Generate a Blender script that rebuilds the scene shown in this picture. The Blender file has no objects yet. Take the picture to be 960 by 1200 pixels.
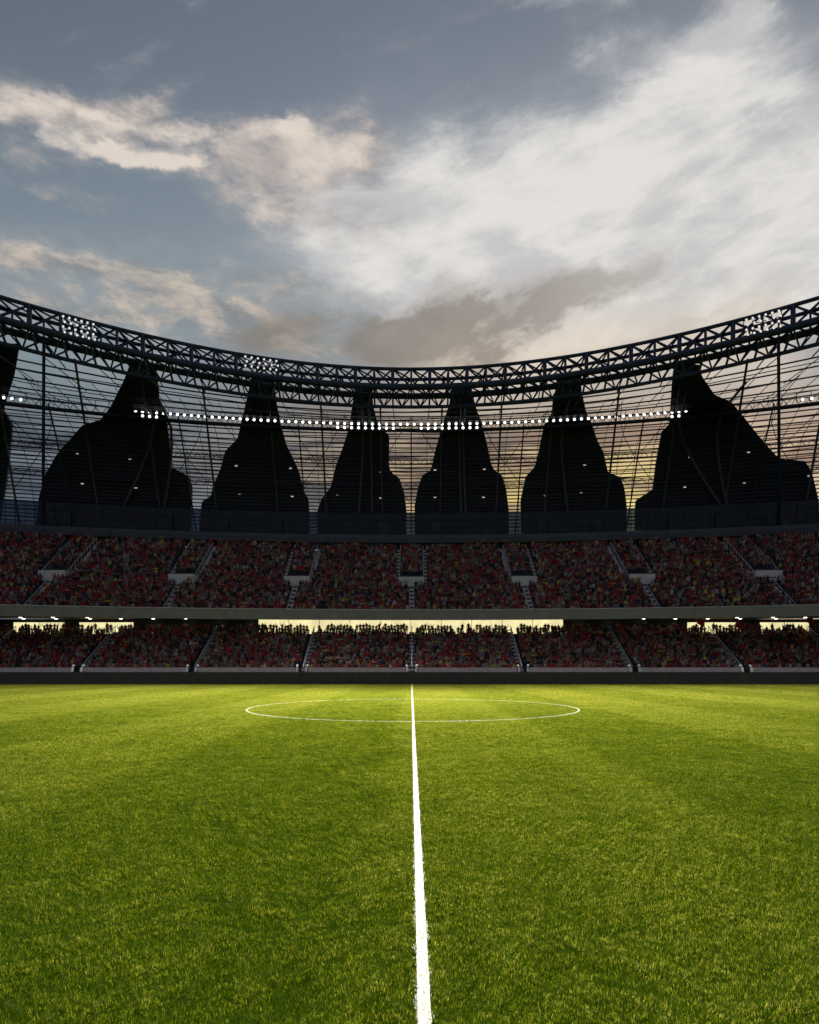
import bpy, math, random
import numpy as np
from mathutils import Vector, Matrix

S = bpy.context.scene
COL = S.collection
R = math.radians
random.seed(7)
rng = np.random.default_rng(11)

# ------------------------------------------------------------------ camera
F, VX, VY, H = 700.0, 482.0, 783.0, 2.24       # focal length / vanishing point in photo pixels, eye height
cam_d = bpy.data.cameras.new('camera')
cam_d.sensor_fit = 'HORIZONTAL'
cam_d.sensor_width = 36.0
cam_d.lens = 36.0 * F / 960.0
cam_d.shift_x = -(VX - 480.0) / 960.0
cam_d.shift_y = (VY - 600.0) / 960.0
cam_d.clip_start = 0.1
cam_d.clip_end = 6000
cam = bpy.data.objects.new('camera', cam_d)
cam.location = (0, 0, H)
cam.rotation_euler = (R(90), 0, 0)
COL.objects.link(cam)
S.camera = cam

# ------------------------------------------------------------------ exposure
S.view_settings.view_transform = 'Standard'
S.view_settings.look = 'None'
S.view_settings.exposure = 0.0
S.view_settings.gamma = 1.0
S.view_settings.use_curve_mapping = False
S.cycles.use_light_tree = True
S.cycles.max_bounces = 6
S.cycles.transparent_max_bounces = 12
S.cycles.sample_clamp_indirect = 4.0

SUN_EL, SUN_AZ = 6.0, 24.0                       # dusk sun low behind the far stand, right of the centre
FLOOD = 190000.0                                  # watts of one aimed floodlight beam
PITCH_Y, LINE_X = 34.1, 0.085


# ------------------------------------------------------------------ node helpers
class NT:
    def __init__(self, tree):
        self.t = tree
        self.n, self.l = tree.nodes, tree.links

    def put(self, sock, v):
        if v is None:
            return
        if isinstance(v, bpy.types.NodeSocket):
            self.l.new(v, sock)
        else:
            if sock.type == 'RGBA' and len(v) == 3:
                v = (*v, 1)
            sock.default_value = v

    def m(self, op, a, b=None, c=None, clamp=False):
        n = self.n.new('ShaderNodeMath')
        n.operation = op
        n.use_clamp = clamp
        for i, v in enumerate((a, b, c)):
            self.put(n.inputs[i], v)
        return n.outputs[0]

    def vm(self, op, a, b=None, out=0):
        n = self.n.new('ShaderNodeVectorMath')
        n.operation = op
        self.put(n.inputs[0], a)
        if b is not None:
            self.put(n.inputs[1], b)
        return n.outputs[out]

    def ss(self, x, lo, hi, a=0.0, b=1.0):
        n = self.n.new('ShaderNodeMapRange')
        n.interpolation_type = 'SMOOTHSTEP'
        self.put(n.inputs[0], x)
        for i, v in enumerate((lo, hi, a, b)):
            self.put(n.inputs[i + 1], v)
        return n.outputs[0]

    def lin(self, x, lo, hi, a=0.0, b=1.0):
        n = self.n.new('ShaderNodeMapRange')
        self.put(n.inputs[0], x)
        for i, v in enumerate((lo, hi, a, b)):
            self.put(n.inputs[i + 1], v)
        return n.outputs[0]

    def mix(self, f, a, b, mode='MIX'):
        n = self.n.new('ShaderNodeMix')
        n.data_type = 'RGBA'
        n.blend_type = mode
        self.put(n.inputs[0], f)
        self.put(n.inputs[6], a)
        self.put(n.inputs[7], b)
        return n.outputs[2]

    def noise(self, vec, scale, detail=4, rough=0.55, dist=0.0, out=0):
        n = self.n.new('ShaderNodeTexNoise')
        self.put(n.inputs['Vector'], vec)
        n.inputs['Scale'].default_value = scale
        n.inputs['Detail'].default_value = detail
        n.inputs['Roughness'].default_value = rough
        n.inputs['Distortion'].default_value = dist
        return n.outputs[out]

    def sep(self, v):
        n = self.n.new('ShaderNodeSeparateXYZ')
        self.put(n.inputs[0], v)
        return n.outputs

    def comb(self, x=0.0, y=0.0, z=0.0):
        n = self.n.new('ShaderNodeCombineXYZ')
        for i, v in enumerate((x, y, z)):
            self.put(n.inputs[i], v)
        return n.outputs[0]


def lin(r, g, b):
    f = lambda c: ((c / 255 + 0.055) / 1.055) ** 2.4 if c > 10 else c / 255 / 12.92
    return (f(r), f(g), f(b))


# ------------------------------------------------------------------ sky
def build_world():
    w = bpy.data.worlds.new('World')
    S.world = w
    w.use_nodes = True
    w.node_tree.nodes.clear()
    N = NT(w.node_tree)
    tc = N.n.new('ShaderNodeTexCoord')
    d = N.vm('NORMALIZE', tc.outputs['Generated'])
    dx, dy, dz = N.sep(d)
    yy = N.m('MAXIMUM', dy, 0.06)
    gx = N.m('DIVIDE', dx, yy)                    # tangent of the bearing, of the height above the horizon
    gz = N.m('DIVIDE', dz, yy)
    front = N.ss(dy, 0.05, 0.3)
    sky = N.n.new('ShaderNodeTexSky')
    sky.sky_type = 'NISHITA'
    sky.sun_disc = False
    sky.sun_elevation = R(SUN_EL)
    sky.sun_rotation = R(SUN_AZ)
    sky.air_density = 1.0
    sky.dust_density = 2.0
    hs = N.n.new('ShaderNodeHueSaturation')
    hs.inputs['Saturation'].default_value = 0.45
    N.put(hs.inputs['Color'], sky.outputs[0])
    nish = hs.outputs[0]
    # thin high overcast veil over the clear sky, in units of 10 x radiance
    K = 10.0
    c10 = lambda r, g, b: tuple(K * v for v in lin(r, g, b))
    el = N.m('ARCSINE', dz)
    veil = N.mix(N.ss(gz, 0.40, 0.95), c10(128, 147, 155), c10(118, 132, 146))
    veil = N.mix(N.ss(gz, 0.80, 1.15), veil, c10(101, 111, 126))
    veil = N.mix(N.ss(gx, -0.75, 0.5), veil, N.mix(0.4, veil, c10(138, 146, 160)))
    # towards the horizon
    low = N.mix(N.ss(gx, -0.55, 0.15), c10(108, 116, 124), c10(178, 150, 122))
    low = N.mix(N.ss(gx, 0.15, 0.6), low, c10(205, 172, 140))
    veil = N.mix(N.ss(gz, 0.62, 0.3), veil, low)
    veil = N.mix(N.m('MULTIPLY', N.ss(gx, 0.10, -0.25), N.ss(gz, 0.34, 0.24)), veil, c10(112, 124, 136))
    # sunset glow
    gl = N.m('ADD', N.m('POWER', N.m('DIVIDE', N.m('SUBTRACT', gx, 0.3), 0.30), 2.0),
             N.m('POWER', N.m('DIVIDE', N.m('SUBTRACT', gz, 0.24), 0.12), 2.0))
    gl = N.m('EXPONENT', N.m('MULTIPLY', gl, -1.0))
    veil = N.mix(N.m('MULTIPLY', gl, 0.85), veil, c10(226, 196, 104))
    g2 = N.m('ADD', N.m('POWER', N.m('ABSOLUTE', N.m('DIVIDE', N.m('SUBTRACT', gx, 0.37), 0.17)), 2.0),
             N.m('POWER', N.m('ABSOLUTE', N.m('DIVIDE', N.m('SUBTRACT', gz, 0.265), 0.06)), 2.0))
    veil = N.mix(N.m('MULTIPLY', N.m('EXPONENT', N.m('MULTIPLY', g2, -1.0)), 0.8), veil, c10(236, 220, 112))
    base = N.mix(0.92, nish, veil)
    back = N.mix(N.ss(dz, 0.0, 0.8), c10(116, 118, 128), c10(114, 119, 131))
    base = N.mix(front, back, base)

    # --- clouds: soft masses along segments, broken up by layered noise
    dn = N.vm('MULTIPLY', d, (1.0, 1.0, 1.9))
    wv = N.noise(dn, 5.0, 5, 0.6, out=1)
    wx, wy, wz = N.sep(wv)
    hx = N.m('ADD', gx, N.m('MULTIPLY', N.m('SUBTRACT', wx, 0.5), 0.17))
    hz = N.m('ADD', gz, N.m('MULTIPLY', N.m('SUBTRACT', wy, 0.5), 0.13))
    w2 = N.sep(N.noise(dn, 15.0, 6, 0.68, out=1))
    hx = N.m('ADD', hx, N.m('MULTIPLY', N.m('SUBTRACT', w2[0], 0.5), 0.11))
    hz = N.m('ADD', hz, N.m('MULTIPLY', N.m('SUBTRACT', w2[1], 0.5), 0.085))
    P = N.comb(hx, hz, 0.0)
    fine = N.noise(N.vm('MULTIPLY', d, (1.0, 1.0, 2.6)), 7.0, 9, 0.66, 0.25)
    # fibrous streaks running up to the right
    rx = N.m('ADD', N.m('MULTIPLY', gx, 0.93), N.m('MULTIPLY', gz, 0.36))
    rz = N.m('SUBTRACT', N.m('MULTIPLY', gz, 0.93), N.m('MULTIPLY', gx, 0.36))
    fib = N.noise(N.comb(N.m('MULTIPLY', rx, 2.2), N.m('MULTIPLY', rz, 5.5), 0.3), 1.9, 9, 0.6, 0.35)
    fib2 = N.noise(N.comb(N.m('MULTIPLY', gx, 3.2), N.m('MULTIPLY', gz, 9.0), 2.3), 2.4, 9, 0.62, 0.25)

    def seg(a, b, w):
        ax, az = (a[0] - VX) / F, (VY - a[1]) / F
        bx, bz = (b[0] - VX) / F, (VY - b[1]) / F
        ux, uz = bx - ax, bz - az
        L2 = ux * ux + uz * uz
        q = N.vm('SUBTRACT', P, (ax, az, 0))
        t = N.m('MULTIPLY', N.vm('DOT_PRODUCT', q, (ux, uz, 0), out=1), 1.0 / L2, clamp=True)
        sc = N.n.new('ShaderNodeVectorMath')
        sc.operation = 'SCALE'
        sc.inputs[0].default_value = (ux, uz, 0)
        N.put(sc.inputs['Scale'], t)
        dist = N.vm('LENGTH', N.vm('SUBTRACT', q, sc.outputs[0]), out=1)
        x = N.m('DIVIDE', dist, w / F)
        return N.m('EXPONENT', N.m('MULTIPLY', N.m('MULTIPLY', x, x), -1.0))

    def total(items):
        acc = None
        for a, b, w, s in items:
            v = N.m('MULTIPLY', seg(a, b, w), s)
            acc = v if acc is None else N.m('ADD', acc, v)
        return N.m('MULTIPLY', acc, front)

    big = total([((480, 285), (960, 190), 88, .95), ((690, 240), (870, 20), 52, 1.15), ((560, 330), (990, 290), 70, .75),
                 ((400, 262), (700, 290), 56, .85), ((560, 392), (980, 330), 40, .72), ((680, 75), (745, 50), 30, .42),
                 ((620, -5), (720, 8), 18, .30), ((640, 150), (560, 190), 40, .28), ((900, 100), (980, 130), 40, .3)])
    puff = total([((-20, 108), (150, 138), 26, .85), ((140, 135), (300, 170), 26, .75), ((290, 170), (430, 168), 34, .75),
                  ((270, 222), (440, 195), 40, .70), ((320, 240), (450, 262), 34, .55), ((-20, 195), (140, 238), 9, .35), ((20, 170), (230, 195), 20, .45)])
    core = total([((40, 145), (130, 172), 15, .8), ((120, 172), (215, 187), 14, .95), ((-10, 118), (60, 108), 16, .55), ((90, 125), (230, 155), 14, .7),
                  ((250, 165), (350, 150), 14, .55), ((340, 160), (430, 170), 22, .5), ((300, 245), (380, 232), 22, .55), ((350, 200), (420, 190), 18, .4)])
    lowp = total([((-20, 300), (200, 318), 14, .55), ((100, 345), (300, 350), 18, .6), ((210, 345), (330, 362), 14, .75), ((-10, 345), (90, 352), 12, .6), ((250, 385), (420, 405), 16, .7), ((150, 400), (300, 412), 9, .6), ((330, 345), (460, 350), 16, .45), ((-20, 320), (330, 345), 50, .62), ((40, 372), (170, 374), 9, .75), ((230, 322), (360, 318), 12, .4),
                  ((180, 375), (330, 392), 16, .62), ((310, 405), (420, 425), 11, .8), ((430, 425), (470, 430), 6, .3)])
    dark = total([((320, 392), (560, 402), 40, .85), ((470, 402), (640, 352), 36, .8), ((570, 372), (765, 308), 23, .85),
                  ((780, 392), (960, 325), 11, .42), ((440, 248), (510, 258), 10, .32), ((520, 340), (500, 370), 22, .5),
                  ((300, 300), (420, 330), 14, .25), ((690, 235), (800, 215), 8, .18)])
    haze = total([((540, 425), (900, 400), 48, .75)])

    halo = total([((560, 300), (960, 240), 140, .58), ((420, 290), (620, 330), 85, .62), ((780, 130), (900, 60), 100, .25), ((60, 350), (300, 350), 80, .22)])
    fibc = N.m('SUBTRACT', fib, 0.5)
    finec = N.m('SUBTRACT', fine, 0.5)
    a_big = N.ss(N.m('ADD', big, N.m('ADD', N.m('MULTIPLY', fibc, 0.95), N.m('MULTIPLY', finec, 0.75))), 0.08, 1.02)
    brk = N.m('ADD', N.m('MULTIPLY', N.ss(fine, 0.30, 0.68), 0.6), N.m('MULTIPLY', N.ss(fib2, 0.32, 0.68), 0.6))
    a_puff = N.ss(N.m('MULTIPLY', puff, N.m('ADD', brk, 0.25)), 0.02, 0.95)
    a_core = N.ss(N.m('MULTIPLY', core, N.m('ADD', brk, 0.35)), 0.08, 0.95)
    a_low = N.ss(N.m('MULTIPLY', lowp, brk), 0.02, 0.95)
    a_dark = N.ss(N.m('MULTIPLY', dark, N.m('ADD', N.m('MULTIPLY', N.ss(fib, 0.3, 0.66), 0.9), N.m('ADD', 0.32, N.m('MULTIPLY', finec, 0.9)))), 0.0, 1.15)

    col_big = N.mix(N.ss(N.m('ADD', N.m('MULTIPLY', fib, 0.5), N.m('MULTIPLY', fine, 0.5)), 0.40, 0.58), c10(200, 199, 199), c10(229, 226, 221))
    col_big = N.mix(N.ss(gz, 0.62, 0.46), col_big, c10(232, 220, 206))
    col_puff = N.mix(N.ss(fine, 0.34, 0.66), c10(148, 146, 150), c10(206, 194, 184))
    col_low = N.mix(N.ss(fine, 0.38, 0.62), c10(134, 137, 140), c10(210, 196, 180))
    col_dark = N.mix(N.ss(gx, 0.1, 0.42), c10(136, 127, 119), c10(172, 165, 160))
    out = N.mix(N.m('MULTIPLY', halo, N.ss(fine, 0.25, 0.7, 0.6, 1.1)), base, c10(206, 205, 206))
    out = N.mix(N.m('MULTIPLY', a_big, 0.95), out, col_big)
    out = N.mix(N.m('MULTIPLY', haze, 0.8), out, c10(232, 216, 196))
    out = N.mix(N.m('MULTIPLY', a_puff, 0.9), out, col_puff)
    out = N.mix(N.m('MULTIPLY', a_core, 0.9), out, c10(228, 216, 204))
    out = N.mix(N.m('MULTIPLY', a_low, 0.88), out, col_low)
    out = N.mix(N.m('MULTIPLY', a_dark, 0.82), out, col_dark)
    # low cloud bars seen through the facade
    bars = N.noise(N.comb(N.m('MULTIPLY', gx, 2.0), N.m('MULTIPLY', gz, 9.0), 5.0), 2.4, 6, 0.6, 0.5)
    lowmask = N.m('MULTIPLY', N.ss(gz, 0.46, 0.38), front)
    out = N.mix(N.m('MULTIPLY', lowmask, N.ss(bars, 0.42, 0.60, 0.0, 0.85)), out,
                N.mix(N.ss(gx, -0.3, 0.4), c10(66, 74, 86), c10(148, 124, 110)))
    out = N.mix(N.m('MULTIPLY', front, N.ss(dz, -0.002, -0.03)), out, c10(60, 60, 60))
    bg = N.n.new('ShaderNodeBackground')
    bg.inputs['Strength'].default_value = 0.1
    N.put(bg.inputs['Color'], out)
    o = N.n.new('ShaderNodeOutputWorld')
    N.l.new(bg.outputs[0], o.inputs['Surface'])


build_world()

sun_d = bpy.data.lights.new('sun', 'SUN')
sun_d.energy = 0.35
sun_d.angle = R(0.5)
sun_d.color = (1.0, 0.80, 0.58)
sun = bpy.data.objects.new('sun', sun_d)
sv = Vector((math.sin(R(SUN_AZ)) * math.cos(R(SUN_EL)), math.cos(R(SUN_AZ)) * math.cos(R(SUN_EL)), math.sin(R(SUN_EL))))
sun.rotation_euler = (-sv).to_track_quat('-Z', 'Y').to_euler()
sun.location = sv * 300
COL.objects.link(sun)


# ------------------------------------------------------------------ materials
def mat(name, col, rough=0.6, metal=0.0, var=0.18, scale=1.5, bump=0.0, spec=0.4):
    m = bpy.data.materials.new(name)
    m.use_nodes = True
    N = NT(m.node_tree)
    p = N.n['Principled BSDF']
    p.inputs['Roughness'].default_value = rough
    p.inputs['Metallic'].default_value = metal
    p.inputs['Specular IOR Level'].default_value = spec
    tc = N.n.new('ShaderNodeTexCoord')
    nz = N.noise(tc.outputs['Object'], scale, 5, 0.6)
    k = N.lin(nz, 0.3, 0.7, 1 - var, 1 + var)
    c = N.vm('SCALE', (*col,), None)
    sc = c.node
    N.put(sc.inputs['Scale'], k)
    N.put(p.inputs['Base Color'], c)
    if bump:
        b = N.n.new('ShaderNodeBump')
        b.inputs['Strength'].default_value = bump
        N.put(b.inputs['Height'], nz)
        N.put(p.inputs['Normal'], b.outputs[0])
    return m


def emit(name, col, strength, var=0.0):
    m = bpy.data.materials.new(name)
    m.use_nodes = True
    N = NT(m.node_tree)
    N.n.clear()
    e = N.n.new('ShaderNodeEmission')
    e.inputs['Strength'].default_value = strength
    if var:
        tc = N.n.new('ShaderNodeTexCoord')
        nz = N.noise(tc.outputs['Object'], 0.5, 3)
        c = N.vm('SCALE', (*col,), None)
        N.put(c.node.inputs['Scale'], N.lin(nz, 0.3, 0.7, 1 - var, 1 + var))
        N.put(e.inputs['Color'], c)
    else:
        e.inputs['Color'].default_value = (*col, 1)
    o = N.n.new('ShaderNodeOutputMaterial')
    N.l.new(e.outputs[0], o.inputs[0])
    return m


def clad_mat():
    m = mat('black_cladding', (0.015, 0.020, 0.040), 0.62, 0.0, 0.35, 0.35)
    N = NT(m.node_tree)
    p = N.n['Principled BSDF']
    src = p.inputs['Base Color'].links[0].from_socket
    tc = N.n.new('ShaderNodeTexCoord')
    x, y, z = N.sep(tc.outputs['Object'])
    br = N.n.new('ShaderNodeTexBrick')                # riveted sheets with open joints
    N.put(br.inputs['Vector'], N.comb(x, z, 0.0))
    br.inputs['Scale'].default_value = 0.32
    br.inputs['Color1'].default_value = (0.75, 0.75, 0.75, 1)
    br.inputs['Color2'].default_value = (1.5, 1.5, 1.5, 1)
    br.inputs['Mortar'].default_value = (0.35, 0.35, 0.35, 1)
    br.inputs['Mortar Size'].default_value = 0.015
    N.put(p.inputs['Base Color'], N.mix(1.0, src, br.outputs['Color'], 'MULTIPLY'))
    return m


M = {
    'steel': mat('navy_painted_steel', (0.018, 0.028, 0.072), 0.45, 0.0, 0.25, 0.6),
    'thin_steel': mat('dark_steel', (0.016, 0.02, 0.034), 0.5, 0.0, 0.25, 0.6),
    'column': mat('grey_steel_column', (0.055, 0.06, 0.075), 0.5, 0.0, 0.2, 0.5),
    'cladding': clad_mat(),
    'beam': mat('dark_concrete_beam', (0.066, 0.073, 0.09), 0.8, 0.0, 0.2, 0.8),
    'fascia': mat('grey_concrete_fascia', (0.25, 0.235, 0.225), 0.8, 0.0, 0.14, 0.7, 0.05),
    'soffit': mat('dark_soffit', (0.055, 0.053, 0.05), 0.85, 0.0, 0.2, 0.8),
    'wall': mat('dark_back_wall', (0.03, 0.03, 0.034), 0.8, 0.0, 0.25, 0.6),
    'terrace': mat('terrace_concrete', (0.06, 0.055, 0.056), 0.85, 0.0, 0.25, 2.0),
    'stair': mat('pale_stair_concrete', (0.52, 0.50, 0.52), 0.8, 0.0, 0.2, 2.0),
    'portal': mat('pale_portal_wall', (0.58, 0.57, 0.60), 0.8, 0.0, 0.12, 2.0),
    'parapet': mat('pinkish_concrete', (0.72, 0.60, 0.62), 0.8, 0.0, 0.15, 1.2),
    'rail': mat('white_painted_rail', (0.42, 0.41, 0.43), 0.5, 0.0, 0.1, 1.0),
    'post': mat('white_plastic_post', (0.80, 0.77, 0.78), 0.5, 0.0, 0.08, 2.0),
    'board': mat('dark_barrier_board', (0.075, 0.064, 0.06), 0.55, 0.0, 0.2, 1.0),
    'board_top': mat('barrier_top_rail', (0.085, 0.076, 0.073), 0.5, 0.0, 0.2, 1.0),
    'soil': mat('turf_soil', (0.022, 0.042, 0.002), 1.0, 0.0, 0.4, 3.0, 0.0, 0.0),
    'ground': mat('outer_ground', (0.06, 0.06, 0.055), 0.9, 0.0, 0.3, 0.05),
    'window': emit('lit_window', lin(246, 234, 176), 1.0, 0.16),
    'lamp': emit('lamp_glow', (1.0, 0.97, 0.92), 2.6),
    'bank_lamp': emit('bank_lamp_glow', (1.0, 0.97, 0.92), 0.8),
    'downlight': emit('downlight_glow', (1.0, 0.93, 0.82), 7.0),
    'spot': emit('small_marker_glow', (1.0, 0.93, 0.85), 0.55),
    'housing': mat('lamp_housing', (0.02, 0.02, 0.024), 0.5),
    'flag': mat('red_flag_cloth', (0.30, 0.012, 0.02), 0.8, 0.0, 0.2, 4.0),
}


def glass_mat():
    m = bpy.data.materials.new('navy_tinted_glass')
    m.use_nodes = True
    N = NT(m.node_tree)
    N.n.clear()
    t = N.n.new('ShaderNodeBsdfTransparent')
    t.inputs[0].default_value = (0.42, 0.50, 0.62, 1)
    d = N.n.new('ShaderNodeBsdfPrincipled')
    d.inputs['Base Color'].default_value = (0.05, 0.06, 0.085, 1)
    d.inputs['Roughness'].default_value = 0.25
    mx = N.n.new('ShaderNodeMixShader')
    mx.inputs[0].default_value = 0.35
    N.l.new(t.outputs[0], mx.inputs[1])
    N.l.new(d.outputs[0], mx.inputs[2])
    o = N.n.new('ShaderNodeOutputMaterial')
    N.l.new(mx.outputs[0], o.inputs[0])
    return m


M['glass'] = glass_mat()


def person_mat():
    m = bpy.data.materials.new('clothing_and_skin')
    m.use_nodes = True
    N = NT(m.node_tree)
    p = N.n['Principled BSDF']
    a = N.n.new('ShaderNodeAttribute')
    a.attribute_name = 'col'
    N.put(p.inputs['Base Color'], a.outputs['Color'])
    p.inputs['Roughness'].default_value = 0.85
    p.inputs['Specular IOR Level'].default_value = 0.2
    return m


M['person'] = person_mat()


def grass_mat(name, white=False):
    m = bpy.data.materials.new(name)
    m.use_nodes = True
    N = NT(m.node_tree)
    N.n.clear()
    a = N.n.new('ShaderNodeAttribute')
    a.attribute_name = 'rnd'
    rnd = a.outputs['Fac']
    geo = N.n.new('ShaderNodeNewGeometry')
    pos = geo.outputs['Position']
    if white:
        c = N.mix(rnd, (0.50, 0.53, 0.40), (0.86, 0.86, 0.82))
    else:
        cr = N.n.new('ShaderNodeValToRGB')
        e = cr.color_ramp.elements
        e[0].position, e[0].color = 0.0, (0.014, 0.036, 0.001, 1)
        e[1].position, e[1].color = 1.0, (0.33, 0.33, 0.09, 1)
        for q, cc in ((0.35, (0.058, 0.094, 0.004)), (0.7, (0.142, 0.168, 0.008)), (0.92, (0.235, 0.25, 0.045))):
            x = cr.color_ramp.elements.new(q)
            x.color = (*cc, 1)
        n1 = N.noise(pos, 0.55, 4, 0.6)
        n2 = N.noise(pos, 3.2, 4, 0.65)
        f = N.m('ADD', rnd, N.m('MULTIPLY', N.m('SUBTRACT', n1, 0.5), 0.5))
        n3 = N.noise(pos, 22.0, 3, 0.6)
        f = N.m('ADD', f, N.m('MULTIPLY', N.m('SUBTRACT', n2, 0.5), 1.0))
        f = N.m('ADD', f, N.m('MULTIPLY', N.m('SUBTRACT', n3, 0.5), 0.7))
        # mown bands: the lie of the grass alternates along the pitch
        px, py, pz = N.sep(pos)
        band = N.m('SINE', N.m('MULTIPLY', N.m('ADD', px, N.m('MULTIPLY', n1, 1.2)), math.pi / 5.4))
        f = N.m('ADD', f, N.m('MULTIPLY', N.ss(band, -0.25, 0.25, -1, 1), 0.065))
        N.put(cr.inputs[0], f)
        f = N.m('ADD', f, N.ss(py, 10.0, 55.0, -0.08, 0.20))   # stronger light far off put into the colour as yellower, lighter grass
        N.put(cr.inputs[0], f)
        c = cr.outputs[0]
    df = N.n.new('ShaderNodeBsdfDiffuse')
    tr = N.n.new('ShaderNodeBsdfTranslucent')
    N.put(df.inputs[0], c)
    N.put(tr.inputs[0], c if white else N.mix(1.0, c, (1.25, 1.2, 0.75), 'MULTIPLY'))
    gl = N.n.new('ShaderNodeBsdfGlossy')
    gl.inputs['Roughness'].default_value = 0.45
    gl.inputs['Color'].default_value = (0.5, 0.5, 0.42, 1)
    m1 = N.n.new('ShaderNodeMixShader')
    m1.inputs[0].default_value = 0.45
    N.l.new(df.outputs[0], m1.inputs[1])
    N.l.new(tr.outputs[0], m1.inputs[2])
    m2 = N.n.new('ShaderNodeMixShader')
    m2.inputs[0].default_value = 0.012
    N.l.new(m1.outputs[0], m2.inputs[1])
    N.l.new(gl.outputs[0], m2.inputs[2])
    o = N.n.new('ShaderNodeOutputMaterial')
    N.l.new(m2.outputs[0], o.inputs[0])
    return m


M['grass'] = grass_mat('grass_blades')
M['white_grass'] = grass_mat('white_marked_grass', True)


# ------------------------------------------------------------------ mesh helpers
class MB:
    def __init__(self):
        self.v, self.f = [], []

    def add(self, vs, fs):
        o = len(self.v)
        self.v += [tuple(p) for p in vs]
        self.f += [tuple(i + o for i in q) for q in fs]

    def box(self, x0, x1, y0, y1, z0, z1):
        self.add([(x, y, z) for z in (z0, z1) for x, y in ((x0, y0), (x1, y0), (x1, y1), (x0, y1))],
                 [(0, 3, 2, 1), (4, 5, 6, 7), (0, 1, 5, 4), (1, 2, 6, 5), (2, 3, 7, 6), (3, 0, 4, 7)])

    def bar(self, p, q, r, n=6, r2=None):
        self.tube([p, q], r, n, r2)

    def tube(self, pts, r, n=6, r2=None):
        pts = [Vector(p) for p in pts]
        k = len(pts)
        vs, fs = [], []
        for i, p in enumerate(pts):
            t = (pts[min(i + 1, k - 1)] - pts[max(i - 1, 0)]).normalized()
            up = Vector((0, 0, 1)) if abs(t.z) < 0.9 else Vector((0, 1, 0))
            a = t.cross(up).normalized()
            b = a.cross(t)
            rr = r if r2 is None else r + (r2 - r) * i / (k - 1)
            for j in range(n):
                th = 2 * math.pi * (j + 0.5) / n
                vs.append(p + (a * math.cos(th) + b * math.sin(th)) * rr)
        for i in range(k - 1):
            for j in range(n):
                j2 = (j + 1) % n
                fs.append((i * n + j, i * n + j2, (i + 1) * n + j2, (i + 1) * n + j))
        fs.append(tuple(range(n - 1, -1, -1)))
        fs.append(tuple((k - 1) * n + j for j in range(n)))
        self.add(vs, fs)

    def sweep(self, prof, c, x0, x1, n, closed=True):
        """profile [(D0, z)...] swept along the curved plan y = D0 - c x^2"""
        k = len(prof)
        vs, fs = [], []
        for i in range(n + 1):
            x = x0 + (x1 - x0) * i / n
            vs += [(x, D - c * x * x, z) for D, z in prof]
        m = k if closed else k - 1
        for i in range(n):
            for j in range(m):
                j2 = (j + 1) % k
                fs.append((i * k + j, i * k + j2, (i + 1) * k + j2, (i + 1) * k + j))
        if closed:
            fs.append(tuple(range(k - 1, -1, -1)))
            fs.append(tuple(n * k + j for j in range(k)))
        self.add(vs, fs)

    def ellip(self, c, rx, ry, rz, n=8, m=5):
        vs, fs = [(c[0], c[1], c[2] - rz)], []
        for i in range(1, m):
            ph = -math.pi / 2 + math.pi * i / m
            for j in range(n):
                th = 2 * math.pi * j / n
                vs.append((c[0] + rx * math.cos(ph) * math.cos(th), c[1] + ry * math.cos(ph) * math.sin(th), c[2] + rz * math.sin(ph)))
        vs.append((c[0], c[1], c[2] + rz))
        L = len(vs) - 1
        for j in range(n):
            fs.append((0, 1 + (j + 1) % n, 1 + j))
            fs.append((L, 1 + (m - 2) * n + j, 1 + (m - 2) * n + (j + 1) % n))
        for i in range(m - 2):
            for j in range(n):
                a, b = 1 + i * n + j, 1 + i * n + (j + 1) % n
                fs.append((a, b, b + n, a + n))
        self.add(vs, fs)

    def mesh(self, name, m):
        me = bpy.data.meshes.new(name)
        me.from_pydata(self.v, [], self.f)
        me.materials.append(m)
        me.update()
        return me

    def build(self, name, m, parent=None, smooth=False):
        me = self.mesh(name, m)
        if smooth:
            me.polygons.foreach_set('use_smooth', [True] * len(me.polygons))
        o = bpy.data.objects.new(name, me)
        COL.objects.link(o)
        if parent:
            o.parent = parent
            o.matrix_parent_inverse = Matrix.Translation(parent.location).inverted()
        return o


def tag(o, label=None, cat=None, group=None, kind=None):
    for k, v in (('label', label), ('category', cat), ('group', group), ('kind', kind)):
        if v:
            o[k] = v
    return o


def empty(name, loc, label, cat, group=None):
    o = bpy.data.objects.new(name, None)
    o.location = loc
    o.empty_display_size = 0.5
    COL.objects.link(o)
    return tag(o, label, cat, group)


def kc(D0, k):
    """curvature of a ring whose depth shrinks by 1/(1+k) at the frame's edge"""
    x = 0.6857 * D0 / (1 + k)
    return (D0 - D0 / (1 + k)) / (x * x)


def zat(D, y):
    return H + (VY - y) * D / F


def X_at(px, D0, c):
    t = (px - VX) / F
    D = D0
    for _ in range(40):
        D = D0 - c * (t * D) ** 2
    return t * D


XM = 84.0

# ------------------------------------------------------------------ ground and pitch
g = MB()
g.add([(-3000, -3000, -0.05), (3000, -3000, -0.05), (3000, 3000, -0.05), (-3000, 3000, -0.05)], [(0, 1, 2, 3)])
tag(g.build('ground', M['ground']), kind='structure')
g = MB()
g.add([(-110, -60, -0.03), (110, -60, -0.03), (110, 84.0, -0.03), (-110, 84.0, -0.03)], [(0, 1, 2, 3)])
tag(g.build('pitch', M['soil']), kind='structure')


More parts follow.
